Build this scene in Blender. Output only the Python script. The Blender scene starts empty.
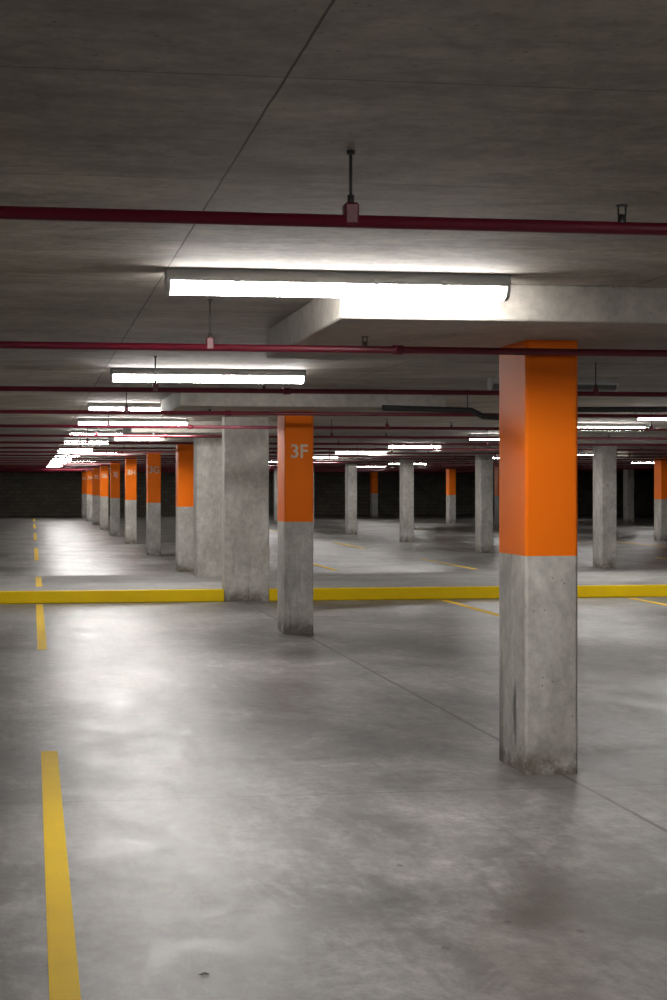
import bpy, bmesh, math, random
from mathutils import Vector, Matrix
random.seed(4)
scene=bpy.context.scene
H=1.65; SLAB=2.67; DROP=2.483

# ---------------- material helpers ----------------
def new_mat(name):
    m=bpy.data.materials.new(name); m.use_nodes=True
    nt=m.node_tree; nt.nodes.clear()
    out=nt.nodes.new('ShaderNodeOutputMaterial'); b=nt.nodes.new('ShaderNodeBsdfPrincipled')
    nt.links.new(b.outputs[0],out.inputs[0])
    return m,nt,b
class N:
    def __init__(s,nt): s.nt=nt
    def pos(s):
        g=s.nt.nodes.new('ShaderNodeNewGeometry'); return g.outputs['Position']
    def mapv(s,v,scale=(1,1,1),loc=(0,0,0)):
        n=s.nt.nodes.new('ShaderNodeMapping'); n.inputs['Scale'].default_value=scale; n.inputs['Location'].default_value=loc
        s.nt.links.new(v,n.inputs[0]); return n.outputs[0]
    def noise(s,v,scale,detail=4,rough=.55,dist=0):
        n=s.nt.nodes.new('ShaderNodeTexNoise'); n.inputs['Scale'].default_value=scale
        n.inputs['Detail'].default_value=detail; n.inputs['Roughness'].default_value=rough; n.inputs['Distortion'].default_value=dist
        s.nt.links.new(v,n.inputs['Vector']); return n.outputs['Fac']
    def ramp(s,f,a,b,ca=(0,0,0,1),cb=(1,1,1,1)):
        n=s.nt.nodes.new('ShaderNodeValToRGB'); e=n.color_ramp.elements
        e[0].position=a;e[1].position=b;e[0].color=ca;e[1].color=cb
        s.nt.links.new(f,n.inputs[0]); return n.outputs[0]
    def mix(s,f,a,b,mode='MIX'):
        n=s.nt.nodes.new('ShaderNodeMix'); n.data_type='RGBA'; n.blend_type=mode
        for inp,val in ((n.inputs[0],f),(n.inputs[6],a),(n.inputs[7],b)):
            if hasattr(val,'is_output') : s.nt.links.new(val,inp)
            elif isinstance(val,(int,float)): inp.default_value=val
            else: inp.default_value=(*val,1) if len(val)==3 else val
        return n.outputs[2]
    def math(s,op,a,b=0,c=None):
        n=s.nt.nodes.new('ShaderNodeMath'); n.operation=op
        for i,val in enumerate((a,b,c)):
            if val is None: continue
            if hasattr(val,'is_output'): s.nt.links.new(val,n.inputs[i])
            else: n.inputs[i].default_value=val
        return n.outputs[0]
    def xyz(s,v):
        n=s.nt.nodes.new('ShaderNodeSeparateXYZ'); s.nt.links.new(v,n.inputs[0]); return n.outputs
    def bump(s,h,bsdf,strength=.2,dist=.01):
        n=s.nt.nodes.new('ShaderNodeBump'); n.inputs['Strength'].default_value=strength; n.inputs['Distance'].default_value=dist
        s.nt.links.new(h,n.inputs['Height']); s.nt.links.new(n.outputs[0],bsdf.inputs['Normal'])
    def joint(s,c,period,offset,w):
        t=s.math('ADD',c,-offset+period*50.5)
        t=s.math('MODULO',t,period); t=s.math('SUBTRACT',t,period/2); t=s.math('ABSOLUTE',t)
        return s.math('LESS_THAN',t,w)
    def spots(s,v,scale,size,mscale,mlo,mhi):
        vo=s.nt.nodes.new('ShaderNodeTexVoronoi'); vo.inputs['Scale'].default_value=scale; s.nt.links.new(v,vo.inputs['Vector'])
        return s.math('MULTIPLY',s.math('LESS_THAN',vo.outputs['Distance'],size),s.ramp(s.noise(v,mscale,2),mlo,mhi))
    def blob(s,p,c,r,nz):
        # an irregular stain of half-sizes r centred at world point c
        m=s.mapv(p,tuple(1/k for k in r),tuple(-a/k for a,k in zip(c,r)))
        l=s.nt.nodes.new('ShaderNodeVectorMath'); l.operation='LENGTH'; s.nt.links.new(m,l.inputs[0])
        d=s.math('ADD',l.outputs['Value'],s.math('MULTIPLY',s.math('SUBTRACT',nz,.5),2.2))
        return s.ramp(d,.4,1.0,(1,1,1,1),(0,0,0,1))

def floor_mat():
    m,nt,b=new_mat('polished_concrete_floor'); n=N(nt); p=n.pos()
    big=n.noise(n.mapv(p,(1,.6,1)),.9,5,.62,.6)
    col=n.ramp(big,.38,.62,(.16,.153,.148,1),(.345,.335,.328,1))
    med=n.noise(n.mapv(p,(1,.6,1),(3,7,0)),2.4,9,.76,.8)
    col=n.mix(1,col,n.ramp(med,.33,.67,(.47,.462,.455,1),(1.42,1.41,1.40,1)),'MULTIPLY')
    fine=n.noise(n.mapv(p,(1,.6,1)),11,7,.84)
    col=n.mix(1,col,n.ramp(fine,.34,.66,(.66,.655,.65,1),(1.32,1.32,1.32,1)),'MULTIPLY')
    sp=n.noise(n.mapv(p,(1,.45,1),(11,2,0)),1.5,7,.70,.8); damp=n.ramp(sp,.51,.66)
    col=n.mix(n.math('MULTIPLY',damp,.48),col,(.105,.098,.092))
    ts=n.noise(n.mapv(p,(6,.35,1),(0,4,0)),1.2,6,.72,.6); col=n.mix(n.math('MULTIPLY',n.ramp(ts,.52,.68),.36),col,(.09,.084,.08))
    sc=n.noise(n.mapv(p,(1.8,.7,1)),2.2,7,.76,1.2); col=n.mix(n.math('MULTIPLY',n.ramp(sc,.55,.74),.40),col,(.48,.47,.455))
    br=n.noise(n.mapv(p,(1,.8,1),(2,9,0)),.9,6,.68,1); col=n.mix(n.math('MULTIPLY',n.ramp(br,.52,.68),.30),col,(.20,.165,.13))
    spk=n.spots(n.mapv(p,(1,.6,1)),4.5,.07,.8,.42,.6); col=n.mix(n.math('MULTIPLY',spk,.6),col,(.05,.042,.035))
    oil=None
    for c,r in (((1.49,5.95,0),(.10,.35,1)),((1.85,6.6,0),(.20,.22,1)),((3.4,13.2,0),(.7,.9,1)),((1.2,10.6,0),(.4,.25,1)),((4.4,17.5,0),(.9,1.1,1)),
                ((-.5,8.4,0),(.3,1.1,1)),((2.93,19.5,0),(.5,.5,1)),((1.3,15.5,0),(.22,1.4,1)),((-.3,6.3,0),(.35,.9,1))):
        k=n.blob(p,c,r,med); oil=k if oil is None else n.math('MAXIMUM',oil,k)
    col=n.mix(n.math('MULTIPLY',oil,.42),col,(.07,.064,.058))
    x,y,z=n.xyz(p)
    wob=n.math('MULTIPLY',n.math('SUBTRACT',n.noise(p,1.5,4),.5),.03)
    j=n.math('MAXIMUM',n.joint(n.math('ADD',x,wob),8.35,2.99,.013),n.joint(y,9.8,19.2,.006))
    col=n.mix(n.math('MULTIPLY',j,.8),col,(.045,.04,.035))
    nt.links.new(col,b.inputs['Base Color'])
    r=n.math('ADD',n.math('MULTIPLY',med,.50),.15); r=n.math('SUBTRACT',r,n.math('MULTIPLY',damp,.05))
    nt.links.new(r,b.inputs['Roughness'])
    n.bump(n.math('ADD',n.math('MULTIPLY',fine,.6),med),b,.20,.01)
    return m
def concrete(name,lo,hi,joints=None,grime=False,rough=.8):
    m,nt,b=new_mat(name); n=N(nt); p=n.pos()
    big=n.noise(p,1.1,6,.66,.5); col=n.ramp(big,.34,.66,(*lo,1),(*hi,1))
    f=n.noise(p,12,6,.76); col=n.mix(.8,col,n.ramp(f,.32,.68,(.74,.74,.74,1),(1.20,1.20,1.20,1)),'MULTIPLY')
    msk=n.spots(p,20,.13,6,.50,.58)
    col=n.mix(n.math('MULTIPLY',msk,.5),col,(.08,.07,.06))
    h=n.math('ADD',f,n.math('MULTIPLY',msk,-1.5))
    if joints:
        x,y,z=n.xyz(p)
        wob=n.math('MULTIPLY',n.math('SUBTRACT',n.noise(p,3,4),.5),.008)
        jx=n.joint(n.math('ADD',x,wob),2.4,.625,.0038); jy=n.joint(n.math('ADD',y,wob),1.5,4.4,.005)
        col=n.mix(n.math('MULTIPLY',jx,.85),col,(.04,.034,.03))
        col=n.mix(n.math('MULTIPLY',jy,.55),col,(.07,.063,.055))
        cb=nt.nodes.new('ShaderNodeCombineXYZ')
        nt.links.new(n.math('FLOOR',n.math('DIVIDE',n.math('ADD',x,-.625),2.4)),cb.inputs[0])
        nt.links.new(n.math('FLOOR',n.math('DIVIDE',n.math('ADD',y,-4.4),1.5)),cb.inputs[1])
        wn=nt.nodes.new('ShaderNodeTexWhiteNoise'); nt.links.new(cb.outputs[0],wn.inputs['Vector'])
        col=n.mix(1,col,n.ramp(wn.outputs['Value'],0,1,(.86,.855,.845,1),(1.07,1.07,1.07,1)),'MULTIPLY')
        st=n.noise(n.mapv(p,(.8,1.6,1)),1.3,7,.74,.5); col=n.mix(.9,col,n.ramp(st,.36,.64,(.70,.69,.675,1),(1.16,1.16,1.16,1)),'MULTIPLY')
        ring=n.noise(n.mapv(p,(1,1,1),(5,5,5)),.9,7,.75,1.5); col=n.mix(n.math('MULTIPLY',n.ramp(ring,.53,.66),.42),col,(.16,.135,.105))
    if grime:
        x,y,z=n.xyz(p)
        st=n.noise(n.mapv(p,(3.5,3.5,1.6)),1.5,6,.70)
        col=n.mix(.85,col,n.ramp(st,.35,.65,(.75,.73,.705,1),(1.10,1.10,1.10,1)),'MULTIPLY')
        low=n.math('MAXIMUM',n.math('SUBTRACT',1.15,n.math('MULTIPLY',z,5)),0)
        blot=n.ramp(n.noise(p,5,6,.75),.34,.59)
        col=n.mix(n.math('MINIMUM',n.math('MULTIPLY',low,blot),.8),col,(.11,.083,.058))
        run=n.ramp(n.noise(n.mapv(p,(8,5,.5),(1.35,3,0)),1.3,4,.55),.60,.70)
        rm=n.math('MAXIMUM',n.math('SUBTRACT',1,n.math('MULTIPLY',z,1.0)),0)
        col=n.mix(n.math('MULTIPLY',run,n.math('MULTIPLY',rm,.6)),col,(.08,.07,.06))
        sk=n.blob(p,(2.775,10.05,.36),(.1,.05,.30),st); col=n.mix(n.math('MULTIPLY',sk,.75),col,(.05,.044,.038))
    nt.links.new(col,b.inputs['Base Color']); b.inputs['Roughness'].default_value=rough
    n.bump(h,b,.3,.006)
    return m
def paint(name,c,c2,rough=.45,wear=None,wearscale=9,thr=(.6,.68),spec=.5):
    m,nt,b=new_mat(name); n=N(nt); p=n.pos()
    col=n.mix(n.ramp(n.noise(p,3.5,6,.65),.3,.7),c,c2)
    if wear:
        col=n.mix(n.ramp(n.noise(p,wearscale,8,.75),thr[0],thr[1]),col,wear)
    nt.links.new(col,b.inputs['Base Color']); b.inputs['Roughness'].default_value=rough
    b.inputs['Specular IOR Level'].default_value=spec
    n.bump(n.noise(p,30,5,.6),b,.15,.004)
    return m
def emis(name,c,s):
    m,nt,b=new_mat(name); b.inputs['Base Color'].default_value=(.8,.8,.8,1)
    b.inputs['Emission Color'].default_value=(*c,1); b.inputs['Emission Strength'].default_value=s
    return m
def block_mat():
    m,nt,b=new_mat('block_wall'); n=N(nt); p=n.pos()
    x,y,z=n.xyz(p); cb=nt.nodes.new('ShaderNodeCombineXYZ')
    nt.links.new(n.math('ADD',x,y),cb.inputs[0]); nt.links.new(z,cb.inputs[1])
    br=nt.nodes.new('ShaderNodeTexBrick'); nt.links.new(cb.outputs[0],br.inputs['Vector'])
    br.inputs['Scale'].default_value=1; br.inputs['Brick Width'].default_value=.4; br.inputs['Row Height'].default_value=.2; br.inputs['Mortar Size'].default_value=.010
    br.inputs['Color1'].default_value=(.14,.122,.098,1); br.inputs['Color2'].default_value=(.19,.168,.135,1); br.inputs['Mortar'].default_value=(.07,.06,.05,1)
    col=n.mix(.6,br.outputs['Color'],n.ramp(n.noise(p,.8,5,.6),.3,.7,(.6,.6,.6,1),(1.2,1.2,1.2,1)),'MULTIPLY')
    nt.links.new(col,b.inputs['Base Color']); b.inputs['Roughness'].default_value=.85
    return m

M_floor=floor_mat()
M_ceil=concrete('ceiling_concrete',(.34,.303,.262),(.50,.452,.398),joints=True)
M_drop=concrete('drop_panel_concrete',(.34,.312,.276),(.48,.446,.402))
M_col=concrete('column_concrete',(.44,.423,.392),(.63,.61,.57),grime=True)
M_isl=concrete('island_concrete',(.33,.318,.302),(.46,.448,.43))
M_or=paint('orange_paint',(1.0,.205,.0),(1.0,.18,.0),.6,wear=(.80,.14,.0),wearscale=7,thr=(.70,.76),spec=.25)
M_ye=paint('yellow_line_paint',(1.0,.66,.0),(.92,.58,.0),.6,wear=(.48,.37,.12),wearscale=10,thr=(.62,.76),spec=.25)
M_yc=paint('yellow_curb_paint',(1.0,.70,.0),(.94,.62,.0),.5,wear=(.38,.31,.14),wearscale=8,thr=(.64,.76),spec=.3)
M_red=paint('red_pipe_paint',(.15,.005,.020),(.11,.004,.014),.42)
M_blk=paint('dark_metal',(.02,.02,.022),(.035,.033,.03),.45)
M_body=paint('fixture_body_plastic',(.50,.50,.49),(.44,.44,.43),.5)
M_off=paint('unlit_diffuser',(.13,.13,.13),(.10,.10,.10),.3)
M_lens=emis('lit_diffuser',(1,.975,.94),74)
M_txt=paint('stencil_white',(.80,.66,.52),(.70,.50,.35),.5)
M_wall=block_mat()
M_leaf=paint('dry_leaf',(.05,.035,.02),(.09,.06,.035),.8)

# ---------------- geometry helpers ----------------
def link(o,parent=None):
    bpy.context.collection.objects.link(o)
    if parent: o.parent=parent
    return o
def bm_box(bm,x0,x1,y0,y1,z0,z1,mat=0,bevel=0):
    r=bmesh.ops.create_cube(bm,size=1)
    vs=r['verts']
    for v in vs:
        v.co=Vector(((x0+x1)/2+v.co.x*(x1-x0),(y0+y1)/2+v.co.y*(y1-y0),(z0+z1)/2+v.co.z*(z1-z0)))
    fs=set(f for v in vs for f in v.link_faces)
    for f in fs: f.material_index=mat
    if bevel:
        es=set(e for v in vs for e in v.link_edges)
        r2=bmesh.ops.bevel(bm,geom=list(es),offset=bevel,segments=1,affect='EDGES')
        for f in r2['faces']: f.material_index=mat
def bm_cyl(bm,p0,p1,r,seg=12,mat=0):
    p0=Vector(p0);p1=Vector(p1);d=p1-p0
    q=d.to_track_quat('Z','Y').to_matrix().to_4x4()
    res=bmesh.ops.create_cone(bm,cap_ends=True,segments=seg,radius1=r,radius2=r,depth=d.length,matrix=Matrix.Translation((p0+p1)/2)@q)
    for f in set(f for v in res['verts'] for f in v.link_faces):
        f.material_index=mat
        if len(f.verts)==4: f.smooth=True
def finish(bm,name,mats,parent=None):
    me=bpy.data.meshes.new(name); bm.to_mesh(me); bm.free()
    for m in mats: me.materials.append(m)
    return link(bpy.data.objects.new(name,me),parent)
def box(name,x0,x1,y0,y1,z0,z1,mat,bevel=0,parent=None):
    bm=bmesh.new(); bm_box(bm,x0,x1,y0,y1,z0,z1,0,bevel); return finish(bm,name,[mat],parent)

XL,XR,YB,YF=-14,44,-10,99.5
# ---------------- shell ----------------
box('floor',XL,XR,YB,YF,-.2,0,M_floor)
box('ceiling',XL,XR,YB,YF,SLAB,SLAB+.25,M_ceil)
box('wall_far',XL,XR,YF,YF+.2,0,SLAB,M_wall)
box('wall_back',XL,XR,YB-.2,YB,0,SLAB,M_wall)
box('wall_left',XL-.2,XL,YB,YF,0,SLAB,M_wall)
box('wall_right',XR,XR+.2,YB,YF,0,SLAB,M_wall)

# ---------------- columns ----------------
def column(x,y,w=.31,d=.60,z0=0,z1=DROP,painted=True,label=None,panel=True):
    bm=bmesh.new(); c=.014; zb=1.25
    prof=[(x+c,y),(x+w-c,y),(x+w,y+c),(x+w,y+d-c),(x+w-c,y+d),(x+c,y+d),(x,y+d-c),(x,y+c)]
    levels=[z0,zb,z1] if painted else [z0,z1]
    rings=[[bm.verts.new((px,py,z)) for px,py in prof] for z in levels]
    for i in range(len(levels)-1):
        for k in range(8):
            f=bm.faces.new((rings[i][k],rings[i][(k+1)%8],rings[i+1][(k+1)%8],rings[i+1][k]))
            f.material_index=1 if (painted and i==1) else 0
    bm.faces.new(rings[0][::-1]); bm.faces.new(rings[-1])
    o=finish(bm,'painted_concrete_column' if painted else 'concrete_column',[M_col,M_or])
    if label:
        cu=bpy.data.curves.new('label','FONT'); cu.body=label; cu.size=.21; cu.extrude=.001; cu.align_x='CENTER'; cu.align_y='CENTER'
        cu.offset=.004
        t=bpy.data.objects.new('label_text',cu); link(t)
        t.rotation_euler=(math.pi/2,0,0); t.location=(x+w/2,y-.0015,2.03)
        bpy.context.view_layer.update()
        me=bpy.data.meshes.new_from_object(t); me.transform(t.matrix_world)
        bpy.data.objects.remove(t)
        me.materials.clear(); me.materials.append(M_txt)
        link(bpy.data.objects.new('label_text',me),o)
    if panel:
        cx,cy=x+w/2,y+d/2
        box('concrete_drop_panel',cx-1.42,cx+1.42,cy-1.42,cy+1.42,DROP,SLAB,M_drop,.008)
    return o
X1=2.775
ys=[34.3,42.6,51.0,59.5,68,76.4,84.9,93.3]
column(X1,9.82)
column(X1,19.64,w=.325,label='3F')
column(X1-.07,25.27,w=.64,d=.35,z1=SLAB,painted=False,panel=False)   # movement-joint columns on the island
column(X1-.13,28.95,w=.60,d=.60,z0=.165,painted=False)
labs=['','3G','3H','3J','3K','3L','3M','3N']
for i,(yy,l) in enumerate(zip(ys,labs)): column(X1-[0,.05,.14,.20,.22,.22,.22,.22][i],yy,label=l or None)
for yy,xx in zip([9.82,19.64]+ys,[11.3,11.3,11.27,10.90,10.72,10.58,10.45,10.4,10.4,10.4]): column(xx,yy,painted=False)
for yy,xx in zip([9.82,19.64]+ys,[18.5,18.5,18.5,18.5,18.6,18.3,18.1,18.1,18.0,17.9]): column(xx,yy)
for yy in ys: column(26.3,yy,painted=False)

# ---------------- island with yellow kerb (cut around the joint column) ----------------
xa,xb=X1-.07,X1+.57
bm=bmesh.new()
bm_box(bm,XL+.05,xa,25.34,29.85,0,.165); bm_box(bm,xb,XR-.05,25.34,29.85,0,.165); bm_box(bm,xa,xb,25.62,29.85,0,.165)
isl=finish(bm,'median_island',[M_isl])
bm=bmesh.new()
bm_box(bm,XL+.05,xa-.001,25.30,25.46,0,.175,0,.012); bm_box(bm,xb+.001,XR-.05,25.30,25.46,0,.175,0,.012)
finish(bm,'yellow_kerb',[M_yc],isl)

# ---------------- floor markings ----------------
def line(x0,x1,y0,y1,z=0): 
    return box('yellow_floor_line',x0,x1,y0,y1,z,z+.003,M_ye)
line(.055,.155,4.0,11.2); line(.055,.150,18.2,25.1); line(.055,.150,-9,-3)
line(.055,.150,26.6,29.4,.165)
for a in (40,55,70,84): line(.055,.150,a,a+8)
for xx in (5.87,8.67,14.2,17.0):
    line(xx-.05,xx+.05,20.2,25.1); line(xx-.05,xx+.05,46.2,51); line(xx-.05,xx+.05,63,68)
    line(xx-.05,xx+.05,34.3,39.2)

# ---------------- light fixtures ----------------
def fixture(x0,y,L=1.66,lit=True):
    root=bpy.data.objects.new('fluorescent_light_fixture',None); link(root)
    zt=SLAB
    bm=bmesh.new()
    prof=[(-.055,zt),(.055,zt),(.075,zt-.045),(.075,zt-.058),(-.075,zt-.058),(-.075,zt-.045)]
    def ext(prof,xa,xb,mi):
        A=[bm.verts.new((xa,y+a,z)) for a,z in prof];B=[bm.verts.new((xb,y+a,z)) for a,z in prof]
        n=len(prof)
        for i in range(n):
            bm.faces.new((A[i],A[(i+1)%n],B[(i+1)%n],B[i])).material_index=mi
        bm.faces.new(A[::-1]).material_index=mi; bm.faces.new(B).material_index=mi
    ext(prof,x0,x0+L,0)
    lens=[(.068,zt-.058)]+[(.068*math.cos(t),zt-.068-.050*math.sin(t)) for t in [math.pi*k/4 for k in range(5)]]+[(-.068,zt-.058)]
    lc=[(a*1.06,zt-.058+(z-zt+.058)*1.05) for a,z in lens]
    ext(lc,x0,x0+.02,0); ext(lc,x0+L-.02,x0+L,0)
    for k in range(1,5):
        cx=x0+L*k/5
        for s in (-1,1): bm_box(bm,cx-.012,cx+.012,y+s*.078-.004,y+s*.078+.004,zt-.062,zt-.035,0)
    bmesh.ops.recalc_face_normals(bm,faces=bm.faces[:])
    finish(bm,'housing',[M_body],root)
    bm=bmesh.new(); ext(lens,x0+.021,x0+L-.021,0); bmesh.ops.recalc_face_normals(bm,faces=bm.faces[:])
    finish(bm,'diffuser',[M_lens if lit else M_off],root)
Ys=[-5.5,1.4,8.40,15.5,22.0,27.0,33.0,38.8,44.6,49.4,55.3,61.4,66.4,72.3,78.2,83.2,89]
for yy in Ys: fixture(.62 if yy==8.40 else .67,yy,1.70 if yy==15.5 else 1.66)
for yy in [-3.5,1.4,8.45,16.25,23.2,27.9,33.8,41.8,49.4,57.6,66.4,74.8,83.2,91.5]:
    fixture(8.1 if yy==23.2 else 8.4,yy,1.5)
for yy in [14,24,33,50,58.5,75.5,84]:
    fixture(15.2,yy)
for yy in [50,67,84]: fixture(23.2,yy)
for yy in [4,12,20,50]: fixture(-7.5,yy)  # out-of-view left row, added to lift the light on that side
fixture(4.25,16.3,1.25,lit=False)

# ---------------- sprinkler pipes ----------------
def pipe(y,z,r=.020):
    bm=bmesh.new()
    bm_cyl(bm,(XL+.3,y,z),(XR-.3,y,z),r,14,0)
    x=.956-3.6*3
    while x<30:
        bm_cyl(bm,(x,y,z+r),(x,y,SLAB),.005,8,1)
        bm_box(bm,x-.022,x+.022,y-r-.006,y+r+.006,z-r*.6,z+r+.035,0,.006)  # hanger band
        bm_cyl(bm,(x,y,z+r+.03),(x,y,z+r+.06),.011,6,1)
        bm_cyl(bm,(x,y,SLAB-.012),(x,y,SLAB),.013,10,1)
        xs=x+.86
        bm_cyl(bm,(xs,y,z),(xs,y,z+r+.022),.014,8,1)
        bm_cyl(bm,(xs-.012,y,z+r+.02),(xs-.012,y,z+r+.05),.003,6,1)
        bm_cyl(bm,(xs+.012,y,z+r+.02),(xs+.012,y,z+r+.05),.003,6,1)
        bm_cyl(bm,(xs,y,z+r+.048),(xs,y,z+r+.052),.02,10,1)
        x+=3.6
    x=-10.2
    while x<40:
        bm_cyl(bm,(x-.03,y,z),(x+.03,y,z),r*1.35,14,0); x+=6.1
    finish(bm,'sprinkler_pipe',[M_red,M_blk])
pipe(5.33,2.455)
k=1
while 5.33+4.35*k<98:
    pipe(5.33+4.35*k,2.405); k+=1

def tube(name,pts,r,mat):
    cu=bpy.data.curves.new(name,'CURVE'); cu.dimensions='3D'; cu.bevel_depth=r; cu.bevel_resolution=3
    sp=cu.splines.new('POLY'); sp.points.add(len(pts)-1)
    for q,p in zip(sp.points,pts): q.co=(*p,1)
    o=bpy.data.objects.new(name,cu); link(o)
    me=bpy.data.meshes.new_from_object(o); bpy.data.objects.remove(o)
    me.materials.clear(); me.materials.append(mat)
    for f in me.polygons: f.use_smooth=True
    return link(bpy.data.objects.new(name,me))
tube('drain_pipe',[(3.4,17.2,2.42),(4.30,17.2,2.40),(4.42,17.2,2.34),(4.60,17.2,2.33),(4.78,17.2,2.41),(7.6,17.2,2.44)],.03,M_blk)

# ---------------- small debris ----------------
bm=bmesh.new()
def chip(x,y,s):
    n=random.randint(5,7); vs=[]
    for i in range(n):
        a=2*math.pi*i/n; r=s*random.uniform(.4,1)
        vs.append(bm.verts.new((x+r*math.cos(a),y+r*.6*math.sin(a),.002+random.uniform(0,.25)*s)))
    c=bm.verts.new((x,y,.002+s*.3))
    for i in range(n): bm.faces.new((vs[i],vs[(i+1)%n],c))
chip(.56,5.98,.024); chip(.585,5.99,.018); chip(.575,6.0,.02)
for i in range(40): chip(random.uniform(-1,6),random.uniform(5.2,22),random.uniform(.003,.007))
finish(bm,'floor_debris',[M_leaf])

# ---------------- camera / world ----------------
w=bpy.data.worlds.new('world'); scene.world=w; w.use_nodes=True
w.node_tree.nodes['Background'].inputs[0].default_value=(0,0,0,1)
cam=bpy.data.cameras.new('camera'); co=bpy.data.objects.new('camera',cam); link(co)
cam.sensor_fit='VERTICAL'; cam.sensor_height=36; cam.lens=64.08; cam.shift_y=-.014
cam.clip_end=300
th=math.atan(301.5/1780)
co.location=(0,0,H); co.rotation_euler=(math.pi/2,0,-th)
scene.camera=co
scene.view_settings.view_transform='Standard'
